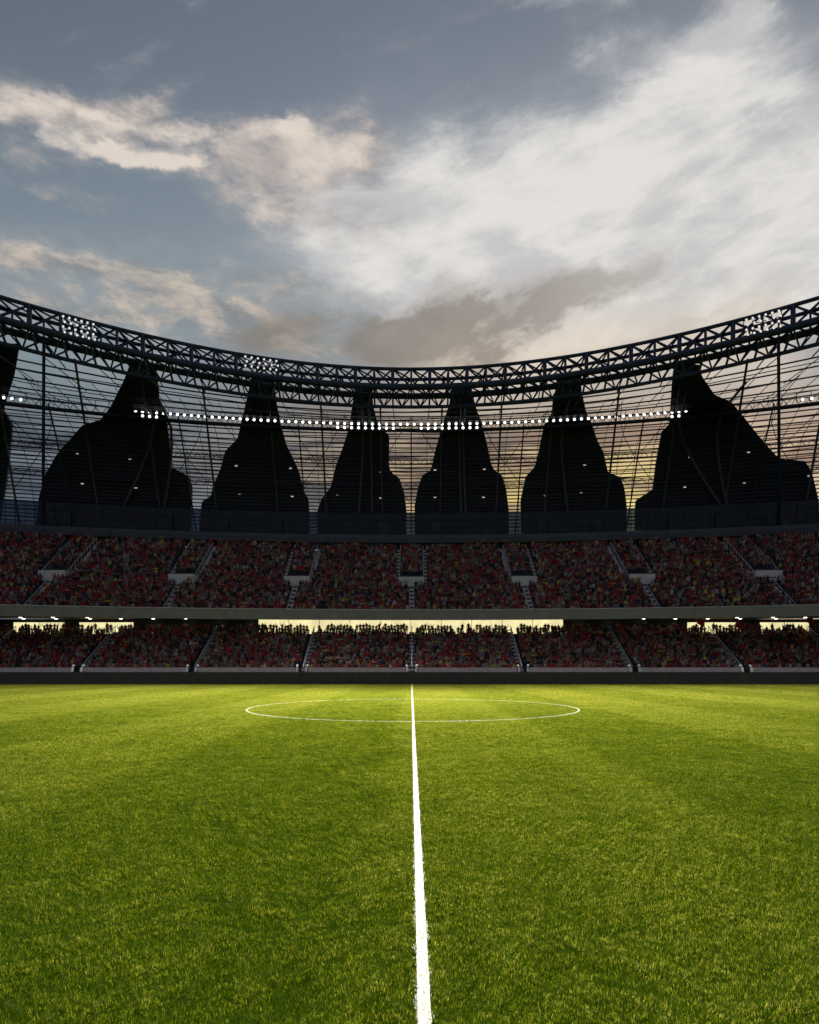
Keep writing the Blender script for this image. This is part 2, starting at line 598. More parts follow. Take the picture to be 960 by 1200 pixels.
def blades(n, size, seed, hmin, hmax, wid, white=False, area=None, minx=None):
    """n grass blades as a numpy mesh: bent blades of two quads and a tip"""
    r = np.random.default_rng(seed)
    if area is None:
        bx = r.uniform(-size / 2, size / 2, n)
        by = r.uniform(-size / 2, size / 2, n)
    else:
        bx, by = area
        n = len(bx)
    ht = r.uniform(hmin, hmax, n) * (0.75 + 0.5 * r.random(n))
    cl = np.zeros(n)
    if area is None:                               # tufts and hollows
        for q in range(14):
            fx, fy = r.integers(1, 14, 2) * r.choice([-1, 1], 2)
            cl += np.sin(2 * np.pi * (fx * bx + fy * by) / size + r.uniform(0, 6.28))
        cl = np.tanh(cl / 2.6)
        ht = ht * (1.0 + 0.55 * cl)
    yaw = r.uniform(0, 2 * np.pi, n)
    lean = np.abs(r.normal(0.95, 0.5, n))
    la = r.uniform(0, 2 * np.pi, n) * 0.8 + cl * 2.0
    w = wid * r.uniform(0.7, 1.3, n)
    cx, sx = np.cos(yaw) * w / 2, np.sin(yaw) * w / 2
    V = np.zeros((n, 5, 3), np.float32)
    for i, (t, wf) in enumerate(((0, 1), (0, -1), (0.55, 0.85), (0.55, -0.85), (1.0, 0.0))):
        off = lean * ht * t ** 1.7
        V[:, i, 0] = bx + cx * wf + np.cos(la) * off
        V[:, i, 1] = by + sx * wf + np.sin(la) * off
        V[:, i, 2] = ht * t * (1 - 0.28 * np.minimum(lean, 1.6) * t) - 0.012 * (t == 0)
    rnd = np.clip(r.beta(1.1, 1.5, n) + 0.16 * cl, 0, 1)
    return V, rnd


def blade_mesh(name, V, rnd, m):
    n = len(V)
    me = bpy.data.meshes.new(name)
    me.vertices.add(n * 5)
    me.vertices.foreach_set('co', V.reshape(-1))
    b = (np.arange(n) * 5)[:, None]
    q = b + np.array([0, 1, 3, 2])
    t = b + np.array([2, 3, 4])
    me.loops.add(n * 7)
    li = np.concatenate([q, t], 1).astype(np.int32).reshape(-1)
    me.loops.foreach_set('vertex_index', li)
    me.polygons.add(n * 2)
    st = np.stack([np.arange(n) * 7, np.arange(n) * 7 + 4], 1).reshape(-1).astype(np.int32)
    me.polygons.foreach_set('loop_start', st)
    me.update(calc_edges=True)
    a = me.attributes.new('rnd', 'FLOAT', 'POINT')
    a.data.foreach_set('value', np.repeat(rnd, 5).astype(np.float32))
    me.materials.append(m)
    return me


# tiles of turf live in a collection of their own that is not part of the scene; the lawn scatters them
def turf(name, tiles, pts, label=None):
    tc = bpy.data.collections.new(name + '_tiles')
    for i, me in enumerate(tiles):
        o = bpy.data.objects.new('turf_tile', me)
        tc.objects.link(o)
    me = bpy.data.meshes.new(name)
    me.from_pydata(pts, [], [])
    ob = bpy.data.objects.new(name, me)
    COL.objects.link(ob)
    ng = bpy.data.node_groups.new(name + '_scatter', 'GeometryNodeTree')
    ng.interface.new_socket('Geometry', in_out='INPUT', socket_type='NodeSocketGeometry')
    ng.interface.new_socket('Geometry', in_out='OUTPUT', socket_type='NodeSocketGeometry')
    n, l = ng.nodes, ng.links
    gi, go = n.new('NodeGroupInput'), n.new('NodeGroupOutput')
    ci = n.new('GeometryNodeCollectionInfo')
    ci.inputs['Collection'].default_value = tc
    ci.inputs['Separate Children'].default_value = True
    ci.inputs['Reset Children'].default_value = True
    ip = n.new('GeometryNodeInstanceOnPoints')
    ip.inputs['Pick Instance'].default_value = True
    ri = n.new('FunctionNodeRandomValue')
    ri.data_type = 'INT'
    ri.inputs[4].default_value = 0
    ri.inputs[5].default_value = len(tiles) - 1
    r2 = n.new('FunctionNodeRandomValue')
    r2.data_type = 'INT'
    r2.inputs[4].default_value = 0
    r2.inputs[5].default_value = 3
    r2.inputs['Seed'].default_value = 5
    mu = n.new('ShaderNodeMath')
    mu.operation = 'MULTIPLY'
    mu.inputs[1].default_value = math.pi / 2
    cx = n.new('ShaderNodeCombineXYZ')
    l.new(r2.outputs[2], mu.inputs[0])
    l.new(mu.outputs[0], cx.inputs[2])
    l.new(gi.outputs[0], ip.inputs['Points'])
    l.new(ci.outputs[0], ip.inputs['Instance'])
    l.new(ri.outputs[2], ip.inputs['Instance Index'])
    l.new(cx.outputs[0], ip.inputs['Rotation'])
    l.new(ip.outputs[0], go.inputs[0])
    md = ob.modifiers.new('scatter', 'NODES')
    md.node_group = ng
    return tag(ob, kind='stuff')


near_tiles, mid_tiles, far_tiles = [], [], []
for i in range(4):
    near_tiles.append(blade_mesh('turf', *blades(8200, 1.0, 20 + i, 0.012, 0.025, 0.0030), M['grass']))
for i in range(3):
    mid_tiles.append(blade_mesh('turf', *blades(3200, 1.0, 40 + i, 0.014, 0.028, 0.0062), M['grass']))
for i in range(3):
    far_tiles.append(blade_mesh('turf', *blades(3000, 2.0, 60 + i, 0.015, 0.03, 0.015), M['grass']))
HW = 0.043                                        # half the width of the painted lines
near_p, mid_p, far_p = [], [], []
for s in (-1, 1):
    for j in range(0, 16):
        for i in range(0, 26):
            near_p.append((LINE_X + s * (HW + 0.5 + i), 1.0 + 0.5 + j, 0))
    for j in range(0, 25):
        for i in range(0, 50):
            mid_p.append((LINE_X + s * (HW + 0.5 + i), 17.5 + j, 0))
    for j in range(0, 21):
        for i in range(0, 46):
            far_p.append((LINE_X + s * (HW + 1.0 + 2 * i), 43.0 + 2 * j, 0))
tag(turf('grass', near_tiles, near_p), 'short green mown grass close by, its blades seen singly', 'grass')
tag(turf('grass', mid_tiles, mid_p), 'green mown grass around the near part of the centre circle', 'grass')
tag(turf('grass', far_tiles, far_p), 'yellowish green mown grass in front of the dark barrier', 'grass')


def painted(name, xs, ys, seed):
    """a painted marking: short white blades over a white sheet"""
    V, rnd = blades(0, 1, seed, 0.012, 0.020, 0.0065, area=(xs, ys))
    return blade_mesh(name, V, rnd, M['white_grass'])


r = np.random.default_rng(3)
yl = 1.2 + 82.5 * r.random(42000) ** 1.5
wob = 0.008 * np.sin(yl * 9.0) + 0.006 * np.sin(yl * 23.0 + 1)
xl = LINE_X + wob + r.uniform(-1, 1, len(yl)) * (HW + 0.020 * r.random(len(yl)) ** 3)
o = bpy.data.objects.new('halfway_line', painted('halfway_line', xl, yl, 4))
COL.objects.link(o)
tag(o, kind='structure')
b = MB()
for k in range(200):
    y0, y1 = 1.2 + 82.5 * k / 200, 1.2 + 82.5 * (k + 1) / 200
    w0, w1 = HW, HW
    b.add([(LINE_X - w0, y0, 0.004), (LINE_X + w0, y0, 0.004), (LINE_X + w1, y1, 0.004), (LINE_X - w1, y1, 0.004)], [(0, 1, 2, 3)])
M['paint'] = mat('white_line_paint', (0.78, 0.78, 0.72), 0.9, 0.0, 0.15, 20.0)
tag(b.build('halfway_line_paint', M['paint']), kind='structure')
th = r.uniform(0, 2 * np.pi, 9500)
rr = 9.15 + r.uniform(-0.05, 0.05, len(th))
V, rnd = blades(0, 1, 8, 0.027, 0.038, 0.009, area=(LINE_X + rr * np.cos(th), PITCH_Y + rr * np.sin(th)))
o = bpy.data.objects.new('centre_circle_line', blade_mesh('centre_circle_line', V, rnd, M['white_grass']))
COL.objects.link(o)
tag(o, kind='structure')
th = r.uniform(0, 2 * np.pi, 700)
rr = 0.11 * np.sqrt(r.random(700))

# ------------------------------------------------------------------ perimeter barrier
BD = 84.0
t = empty('perimeter_barrier', (0, BD, 0), 'long low dark barrier board along the far edge of the pitch', 'barrier')
NB = 24
for k in range(NB):
    x0, x1 = -96 + 192 * k / NB, -96 + 192 * (k + 1) / NB
    b = MB()
    b.box(x0 + 0.008, x1 - 0.008, BD, BD + 0.12, 0.0, 1.60)
    b.build('board', M['board'], t)
b = MB()
b.box(-96, 96, BD - 0.03, BD + 0.15, 1.603, 1.69)
b.build('top_rail', M['board_top'], t)

# ------------------------------------------------------------------ lower stand
GX = [-47.6 - 16.0, -47.6, -31.3, -15.6, 0.1, 16.0, 31.9, 47.8, 63.8]
LR, LD0, LDZ, LZ0, LDD = 12, 86.2, 0.59, 1.25, 0.9
low = empty('lower_stand', (0, 85, 0), 'lower stand packed with spectators right behind the dark barrier', 'stand')
prof = [(85.6, 0.0), (85.6, LZ0 - 0.3)]
for i in range(LR):
    prof += [(85.75 + LDD * i, LZ0 + LDZ * (i - 1) if i else LZ0 - 0.3), (85.75 + LDD * i, LZ0 + LDZ * i)]
prof += [(85.75 + LDD * LR, LZ0 + LDZ * (LR - 1)), (85.75 + LDD * LR, 0.0)]
b = MB()
b.sweep(prof, 0.0, -92, 92, 2)
b.build('terrace', M['terrace'], low)
WD = 97.2
b = MB()
b.box(-92, 92, WD, WD + 0.3, 0, 10.197)
b.build('back_wall', M['wall'], low)
# parapet between the gates
gw = 0.62
edges = [-92] + [v for gx in GX for v in (gx - gw, gx + gw)] + [92]
for k in range(0, len(edges), 2):
    x0, x1 = edges[k] + 0.3, edges[k + 1] - 0.3
    b = MB()
    b.box(x0, x1, 85.1, 85.4, 0, 2.27)
    b.box(x0, x1, 85.05, 85.45, 2.273, 2.34)
    b.build('parapet', M['parapet'], low)
for gx in GX:
    for s in (-1, 1):
        b = MB()                                   # white rounded gate post leaning back over the parapet end
        pts = [(gx + s * (gw + 0.02), 84.9, 0.0), (gx + s * (gw + 0.02), 84.95, 1.6), (gx + s * (gw + 0.02), 85.05, 2.25),
               (gx + s * (gw + 0.06), 85.25, 2.55), (gx + s * (gw + 0.1), 85.55, 2.62), (gx + s * (gw + 0.1), 85.7, 2.45)]
        b.tube(pts, 0.19, 8, 0.15)
        b.build('gate_post', M['post'], low, True)
    b = MB()
    for i in range(LR):
        b.box(gx - 0.42, gx + 0.42, 85.77 + LDD * i, 85.75 + LDD * (i + 0.5), LZ0 + LDZ * i - 0.2, LZ0 + LDZ * i + 0.02)
        b.box(gx - 0.42, gx + 0.42, 85.75 + LDD * (i + 0.5) + 0.002, 85.75 + LDD * (i + 1), LZ0 + LDZ * i - 0.2, LZ0 + LDZ * (i + 0.5) + 0.02)
    b.build('stairway', M['stair'], low)
    b = MB()
    p0, p1 = Vector((gx, 86.2, LZ0 + 1.25)), Vector((gx, 86.2 + LDD * (LR - 1), LZ0 + LDZ * (LR - 1) + 1.25))
    b.tube([p0, p1], 0.075, 6)
    b.tube([p0 - Vector((0, 0, .45)), p1 - Vector((0, 0, .45))], 0.045, 6)
    for i in range(LR):
        p = p0.lerp(p1, i / (LR - 1))
        b.bar(p - Vector((0, 0, 1.24)), p, 0.045, 6)
    b.build('handrail', M['rail'], low)
# lit windows along the concourse behind the last row
for (px0, px1, zt) in ((303, 660, 10.16), (16, 76, 9.68), (93, 157, 9.68), (805, 868, 9.68), (890, 948, 9.68)):
    x0, x1 = (px0 - VX) / F * WD, (px1 - VX) / F * WD
    b = MB()
    b.box(x0, x1, WD - 0.06, WD - 0.004, 6.6, zt)
    w = b.build('window', M['window'], low)
    n = max(2, round((x1 - x0) / 4.9))
    b = MB()
    for i in range(n + 1):
        x = x0 + (x1 - x0) * i / n
        b.box(x - 0.035, x + 0.035, WD - 0.12, WD - 0.062, 6.6, zt)
    b.box(x0, x1, WD - 0.16, WD - 0.122, 6.55, 6.65)
    b.build('frame', M['column'], w)

# ------------------------------------------------------------------ upper stand
cu = kc(92.0, 0.085)
UR, UD0, UDD, UZ0, UDZ = 18, 93.5, 0.95, 10.45, 0.77
up = empty('upper_stand', (0, 92, 0), 'upper stand with grey fascia hanging over the lower rows', 'stand')
prof = [(92.6, 10.0), (92.6, UZ0)]
for i in range(UR):
    d = UD0 - 0.45 + UDD * i
    prof += [(d, UZ0 + UDZ * (i - 1) if i else UZ0), (d, UZ0 + UDZ * i)] if i else [(d, UZ0 + 0.001)]
d = UD0 - 0.45 + UDD * UR
prof += [(d, UZ0 + UDZ * (UR - 1)), (d, UZ0 + UDZ * (UR - 1) - 1.0), (96.0, 10.0)]
b = MB()
b.sweep(prof, cu, -XM, XM, 48)
b.build('terrace', M['terrace'], up)
b = MB()
b.sweep([(92.0, 9.66), (92.4, 9.66), (92.4, 11.2), (92.0, 11.2)], cu, -XM, XM, 48)
b.build('fascia', M['fascia'], up)
b = MB()
b.sweep([(91.93, 11.203), (92.47, 11.203), (92.47, 11.30), (91.93, 11.30)], cu, -XM, XM, 48)
b.build('coping', M['portal'], up)
b = MB()
b.sweep([(92.43, 10.2), (104.0, 10.2), (104.0, 10.32), (92.43, 10.32)], cu, -XM, XM, 48)
b.build('soffit', M['soffit'], up)
# downlights under the overhang
for px in (24, 62, 102, 138, 176, 214, 250, 288, 676, 713, 751, 788, 826, 864, 906, 944):
    for dd, sft in ((93.6, 0.0), (96.0, 0.5)):
        x = (px - VX) / F * dd + sft
        b = MB()
        b.ellip((x, dd, 10.17), 0.27, 0.25, 0.05, 10, 4)
        b.build('downlight', M['downlight'], up)
VXS = [X_at(p, 100.5, cu) for p in (62, 213, 348, 482.5, 614, 752, 900)]
VXS = [VXS[0] - 19.5] + VXS + [VXS[-1] + 19.5]
VROW = 8
for vx in VXS:
    yb = lambda D, x=vx: D - cu * x * x
    zr = UZ0 + UDZ * VROW
    b = MB()
    dF = UD0 - 0.45 + UDD * (VROW - 0.6)
    y0 = yb(dF)
    b.box(vx - 2.1, vx + 2.1, y0, y0 + 0.25, zr - 0.75, zr + 0.95)
    b.box(vx - 2.1, vx - 1.85, y0 + 0.252, y0 + 2.6, zr - 0.75, zr + 0.95)
    b.box(vx + 1.85, vx + 2.1, y0 + 0.252, y0 + 2.6, zr - 0.75, zr + 0.95)
    po = b.build('portal', M['portal'], up)
    b = MB()
    b.box(vx - 1.8, vx + 1.8, y0 - 0.03, y0 - 0.003, zr - 1.5, zr - 0.78)  # solid black slab standing in for the shade inside the portal
    b.build('opening_shade', M['housing'], po)
    b = MB()
    for i in range(VROW - 1):
        d = yb(UD0 - 0.45 + UDD * i)
        b.box(vx - 0.4, vx + 0.4, d + 0.02, d + UDD * .5, UZ0 + UDZ * i - 0.3, UZ0 + UDZ * i + 0.03)
        b.box(vx - 0.4, vx + 0.4, d + UDD * .5 + .002, d + UDD, UZ0 + UDZ * i - 0.3, UZ0 + UDZ * (i + 0.5) + 0.03)
    for s in (-1, 1):
        b.bar((vx + s * .36, yb(UD0 - .4), UZ0 + .25), (vx + s * .36, yb(UD0 - .45 + UDD * (VROW - 1)), UZ0 + UDZ * (VROW - 1) + .25), .05, 6)
    b.build('stairway', M['stair'], up)
    for s in (-1, 1):
        b = MB()
        for i in range(VROW, UR):
            d = yb(UD0 - 0.45 + UDD * i)
            xx = vx + s * 2.4
            b.box(xx - 0.28, xx + 0.28, d + 0.02, d + UDD * .5, UZ0 + UDZ * i - 0.3, UZ0 + UDZ * i + 0.03)
            b.box(xx - 0.28, xx + 0.28, d + UDD * .5 + .002, d + UDD, UZ0 + UDZ * i - 0.3, UZ0 + UDZ * (i + 0.5) + 0.03)
        b.build('stairway', M['stair'], up)
        b = MB()
        xx = vx + s * 2.05
        p0 = Vector((xx, yb(UD0 + UDD * VROW), zr + 1.2))
        p1 = Vector((xx, yb(UD0 + UDD * (UR - 1)), UZ0 + UDZ * (UR - 1) + 1.2))
        b.tube([p0, p1], 0.06, 6)
        for i in range(10):
            p = p0.lerp(p1, i / 9)
            b.bar(p - Vector((0, 0, 1.2)), p, 0.05, 6)
        b.build('handrail', M['rail'], up)
# wall behind the last row, left open where the sky shows through
c0 = kc(116, 0.09)
opn = [(-4, 34), (217, 243), (354, 381), (473, 490), (596, 618), (731, 746)]
cuts = [-XM] + [X_at(p, 111.5, c0) for q in opn for p in q] + [XM]
for k in range(0, len(cuts), 2):
    b = MB()
    b.sweep([(111.3, 20.0), (111.7, 20.0), (111.7, 25.38), (111.3, 25.38)], c0, cuts[k], cuts[k + 1], 10)
    b.build('back_wall', M['wall'], up)
b = MB()
b.sweep([(110.3, 25.40), (117.0, 25.40), (117.0, 26.95), (110.6, 26.95), (110.3, 26.3)], c0, -XM, XM, 48)
b.build('ring_beam', M['beam'], up)

# ------------------------------------------------------------------ facade: curved cage of slats and columns
FV = [0.0, 0.25, 0.5, 0.7, 0.85, 1.0, 1.14]
FD = [116.0, 115.5, 114.5, 113.0, 110.5, 104.6, 103.6]
FY = [630.0, 595.0, 560.0, 530.0, 503.0, 477.0, 452.0]
FK = [0.090, 0.090, 0.094, 0.10, 0.118, 0.20, 0.235]
FZ = [zat(d, y) for d, y in zip(FD, FY)]


def spl(v, ys):
    """smooth interpolation of the facade profile"""
    v = min(max(v, 0.0), FV[-1])
    i = max(j for j in range(6) if FV[j] <= v)
    h = FV[i + 1] - FV[i]
    s = (v - FV[i]) / h
    dl = lambda j: (ys[min(j + 1, 6)] - ys[max(j - 1, 0)]) / (FV[min(j + 1, 6)] - FV[max(j - 1, 0)])
    a, b_, m0, m1 = ys[i], ys[i + 1], dl(i) * h, dl(i + 1) * h
    return (2 * s**3 - 3 * s**2 + 1) * a + (s**3 - 2 * s**2 + s) * m0 + (-2 * s**3 + 3 * s**2) * b_ + (s**3 - s**2) * m1


def fac(v, X, off=0.0):
    D0, k, z = spl(v, FD), spl(v, FK), spl(v, FZ)
    return (X, D0 - kc(D0, k) * X * X + off, z)


def fac_px(px, py):
    """the facade point on the bearing of a photo pixel"""
    lo, hi = 0.0, FV[-1]
    for _ in range(40):
        v = (lo + hi) / 2
        D0, k = spl(v, FD), spl(v, FK)
        X = X_at(px, D0, kc(D0, k))
        p = fac(v, X)
        y = VY - F * (p[2] - H) / p[1]
        if y > py:
            lo = v
        else:
            hi = v
    return v, X


fa = empty('facade_cage', (0, 116, 27), 'see-through curved cage of thin dark slats and columns above the upper stand', 'facade')
XS = np.linspace(-XM, XM, 57)
slats = []
yv = 620.0
vs_ = []
v = 0.02
NS = 33
for i in range(NS):
    vs_.append(0.05 + 0.945 * i / (NS - 1))
for i, v in enumerate(vs_):
    b = MB()
    b.tube([fac(v, x) for x in XS], 0.125, 4)
    b.build('slat', M['thin_steel'], fa)
for i in range(14):                                # second, outer layer of finer slats
    v = 0.42 + 0.56 * i / 13
    b = MB()
    b.tube([Vector(fac(v, x, 2.2)) + Vector((0, 0, 0.5 + 0.3 * math.sin(x * 0.13 + i))) for x in XS], 0.075, 4)
    b.build('slat', M['thin_steel'], fa)
VL = [0.0, 0.12, 0.25, 0.38, 0.5, 0.6, 0.7, 0.78, 0.85, 0.91, 0.96, 1.0]


def column_run(x, top):
    """a column up the cage, running in towards the smaller ring on top"""
    a_ = fac(0.0, x)
    pa = VX + F * a_[0] / a_[1]
    ya = VY - F * (a_[2] - H) / a_[1]
    vt = fac(top, x)
    yt = VY - F * (vt[2] - H) / vt[1]
    pts = []
    for k in range(13):
        q = k / 12
        v, X = fac_px(pa + (pa - VX) * 0.085 * q, ya + (yt - ya) * q - 0.01)
        pts.append(fac(v, X, -0.3))
    return pts


for x in (5.5, 16.1, 25.2, 36.4, 46.5, 57.0, 70.0):
    for s in (-1, 1):
        b = MB()
        b.tube(column_run(s * x, 1.0), 0.2, 8, 0.18)
        b.build('column', M['column'], fa)
for x in (0.0, 20.0, 40.5, 61.0, 78.0):
    for s in ((-1, 1) if x else (1,)):
        b = MB()
        b.tube(column_run(s * x, 0.86), 0.13, 6)
        b.build('column', M['thin_steel'], fa)
for s in (-1, 1):                                  # straight masts near the frame's edges
    b = MB()
    b.bar((s * 63.8, 103.5, 26.95), (s * 51.3, 83.4, 48.0), 0.26, 8, 0.22)
    b.build('mast', M['steel'], fa)
# leaning legs in front of the cladding
for (xa, ya, xb, yb_) in ((164, 430, 137, 612), (173, 440, 191, 612), (808, 432, 856, 612), (872, 450, 852, 600),
                          (425, 480, 419, 626), (541, 480, 541, 626), (667, 470, 668, 624), (432, 480, 436, 626), (545, 480, 547, 626)):
    va, Xa = fac_px(xa, ya)
    vb, Xb = fac_px(xb, yb_)
    pts = []
    for i in range(9):
        t_ = i / 8
        pts.append(fac(va + (vb - va) * t_, Xa + (Xb - Xa) * t_, -0.55))
    b = MB()
    b.tube(pts, 0.22, 8, 0.3)
    b.build('leaning_leg', M['column'], fa)
# thin uprights and crossed tie cables of the outer layer
for i in range(57):
    x = -XM + 3.0 * i
    b = MB()
    b.tube([fac(v, x, 2.2) for v in (0.02, 0.25, 0.5, 0.7, 0.85, 0.98)], 0.055, 4)
    b.build('upright', M['thin_steel'], fa)
for i in range(14):
    xa, xb = -XM + 12.0 * i, -XM + 12.0 * (i + 1)
    b = MB()
    for k in range(8):
        q0, q1 = k / 8, (k + 1) / 8
        for fl in (0, 1):
            u0, u1 = (xa + (xb - xa) * q0, xa + (xb - xa) * q1) if fl else (xb - (xb - xa) * q0, xb - (xb - xa) * q1)
            b.bar(fac(0.3 + 0.66 * q0, u0, 1.6 + 0.3 * fl), fac(0.3 + 0.66 * q1, u1, 1.6 + 0.3 * fl), 0.06, 4)
    b.build('tie_cable', M['thin_steel'], fa)
# small lattice girders running round the cage
for v, hgt in ((0.60, 1.1), (0.40, 1.0), (0.83, 1.5)):
    b = MB()
    n = 100
    b.tube([Vector(fac(v, x, -0.5)) for x in XS], 0.10, 4)
    b.tube([Vector(fac(v, x, -0.5)) + Vector((0, 0, hgt)) for x in XS], 0.08, 4)
    for i in range(n):
        xa, xb = -XM + 2 * XM * i / n, -XM + 2 * XM * (i + 1) / n
        A, B_ = Vector(fac(v, xa, -0.5)), Vector(fac(v, xb, -0.5))
        mid = (A + B_) / 2 + Vector((0, 0, hgt))
        b.bar(A, mid, 0.06, 4)
        b.bar(mid, B_, 0.06, 4)
    b.build('lattice_girder', M['thin_steel'], fa)

# glazed screen on the ring beam
sc = empty('glass_screen', (0, 113, 26.95), 'low tinted glass screen with thin mullions standing on the ring beam', 'glass screen')
cs = kc(113, 0.09)
zt = zat(113, 601)
b = MB()
b.sweep([(113.0, 27.0), (113.05, 27.0), (113.05, zt), (113.0, zt)], cs, -XM, XM, 48)
b.build('glass', M['glass'], sc)
b = MB()
for i in range(113):
    x = -XM + 1.5 * i
    y = 112.9 - cs * x * x
    b.bar((x, y, 26.96), (x, y, zt), 0.045, 4)
for z in (27.6, 28.9, 30.2, zt):
    b.tube([(x, 112.9 - cs * x * x, z) for x in XS], 0.045, 4)
b.build('mullion', M['thin_steel'], sc)
for px in (77, 196, 262, 325, 390, 450, 511, 573, 635, 700, 790, 845, 918):
    x = X_at(px, 112.7, cs)
    y = 112.7 - cs * x * x
    b = MB()
    b.box(x - 0.9, x + 0.9, y - 0.05, y + 0.1, 26.96, 29.9)
    b.build('door', M['cladding'], sc)

# ------------------------------------------------------------------ bell shaped cladding panels
BELLS = [
    ([(420, 441), (413, 470), (408, 503), (401, 524), (393, 545), (387, 570), (376, 584), (371.5, 598), (371.5, 627)],
     [(436, 441), (437, 473), (443, 496), (456, 509), (456, 545), (458, 552), (468, 559), (474, 577), (476.5, 598), (476.5, 627)],
     'narrow bell-shaped black panel with a squared right shoulder left of the midpoint'),
    ([(531, 441), (527, 471), (519, 496), (511, 524), (505, 550), (495, 556), (490, 570), (486, 591), (486, 627)],
     [(551, 441), (557, 471), (566, 499), (571, 517), (576, 542), (580, 550), (589, 556), (594, 573), (597, 598), (597, 627)],
     'symmetric bell-shaped black panel right of the midpoint with two rounded shoulders'),
    ([(295, 435), (290, 457), (282, 493), (277, 513), (263, 527), (258, 546), (248, 570), (246, 580), (235, 587), (233, 617), (233, 624)],
     [(320, 440), (323, 470), (328, 495), (335, 520), (344, 538), (350, 552), (355, 573), (361, 584), (362, 600), (362, 626)],
     'bell-shaped black panel with a small low left shoulder beside the floodlight bank'),
    ([(150, 425), (143, 444), (127, 476), (115, 491), (95, 496), (63, 533), (50, 557), (43, 583), (40, 613), (38, 618)],
     [(180, 425), (183.5, 453), (184, 467), (192, 477), (197, 517), (201, 547), (220, 557), (224, 570), (223, 600), (222, 622)],
     'broad black panel with a long sloping left side and squared right shoulder'),
    ([(655, 430), (652, 457), (647, 484), (639, 495), (632, 529), (628, 545), (617, 557), (611, 585), (612, 622)],
     [(681, 430), (683, 457), (688, 480), (695, 495), (701, 514), (709, 530), (714, 553), (728, 557), (733, 570), (736, 592), (736, 620)],
     'bell-shaped black panel with slender neck and squared right shoulder over yellow sky'),
    ([(793, 425), (791, 439), (789, 469), (787, 495), (778, 503), (771, 540), (767, 572), (747, 585), (746, 600), (746, 617)],
     [(822, 425), (825, 439), (840, 461), (859, 469), (870, 482), (892, 510), (915, 536), (945, 538), (954, 551), (961, 580), (963, 606)],
     'broadest black panel with a long sloping right side and a low left step'),
    ([(-26, 400), (-40, 440), (-70, 480), (-90, 530), (-100, 610)],
     [(18, 400), (12, 436), (4, 462), (0, 478), (11, 494), (10, 510), (5, 560), (-2, 600), (-4, 612)],
     'black panel cut off at the edge of the picture under the truss'),
    ([(968, 400), (972, 470), (975, 530), (976, 604)],
     [(1010, 400), (1030, 470), (1050, 530), (1060, 600)],
     'black panel beyond the broadest one, mostly out of view'),
]


def bell(left, right, label):
    ys0 = max(left[0][1], right[0][1])
    xc = (left[-1][0] + right[-1][0]) / 2
    p0 = fac(0.0, fac_px(xc, 640)[1])
    ye = VY - F * (p0[2] - H) / p0[1] - 1.0
    NY, NX = 60, 14
    def at(pl, y):
        for (xa, ya), (xb, yb2) in zip(pl, pl[1:]):
            if ya <= y <= yb2:
                return xa + (xb - xa) * (y - ya) / max(yb2 - ya, 1e-6)
        return pl[-1][0]
    vs, fs = [], []
    W = NX + 1
    for layer in (0.55, 1.0):
        for i in range(NY + 1):
            y = ys0 + (ye - ys0) * i / NY
            a_, b_ = at(left, y), at(right, y)
            for j in range(W):
                v, X = fac_px(a_ + (b_ - a_) * j / NX, y)
                vs.append(fac(v, X, layer))
    n1 = (NY + 1) * W
    for i in range(NY):
        for j in range(NX):
            q = (i * W + j, i * W + j + 1, (i + 1) * W + j + 1, (i + 1) * W + j)
            fs.append(tuple(reversed(q)))
            fs.append(tuple(k + n1 for k in q))
    ring = [j for j in range(W)] + [i * W + NX for i in range(1, NY + 1)] + [NY * W + j for j in range(NX - 1, -1, -1)] + [i * W for i in range(NY - 1, 0, -1)]
    for a_, b_ in zip(ring, ring[1:] + ring[:1]):
        fs.append((a_, b_, b_ + n1, a_ + n1))
    m = MB()
    m.add(vs, fs)
    o = m.build('cladding_panel', M['cladding'])
    tag(o, label, 'cladding panel', 'black bell-shaped panels on the facade')
    return o


bells = [bell(*q) for q in BELLS]
# tiny marker lamps on the panels
for i, pts in enumerate((((446, 552), (395, 580), (446, 583)), ((510, 550), (568, 549), (510, 582), (567, 582)), ((340, 548), (342, 581), (276, 545), (280, 578)),
                         ((89, 531), (151, 537), (95, 566), (158, 571), (214, 575)), ((686, 544), (682, 577), (640, 580)),
                         ((810, 535), (879, 529), (804, 570), (874, 565), (950, 557)))):
    for px, py in pts:
        v, X = fac_px(px, py)
        p = fac(v, X, 0.42)
        b = MB()
        b.ellip(p, 0.30, 0.12, 0.10, 8, 4)
        b.build('marker_lamp', M['spot'], bells[i])

# ------------------------------------------------------------------ ring truss
KT = 0.24
TR = {'A': (100.0, zat(100.0, 432.5)), 'A2': (103.2, zat(100.0, 432.5) - 0.2), 'B': (100.0, zat(100.0, 453.5)),
      'M': (101.6, zat(100.0, 449.5)), 'B2': (103.2, zat(100.0, 454.0)), 'C': (102.0, zat(102.0, 477.0))}
ct = kc(100.0, KT)


def tp(n, x):
    D0, z = TR[n]
    return Vector((x, D0 - ct * x * x, z))


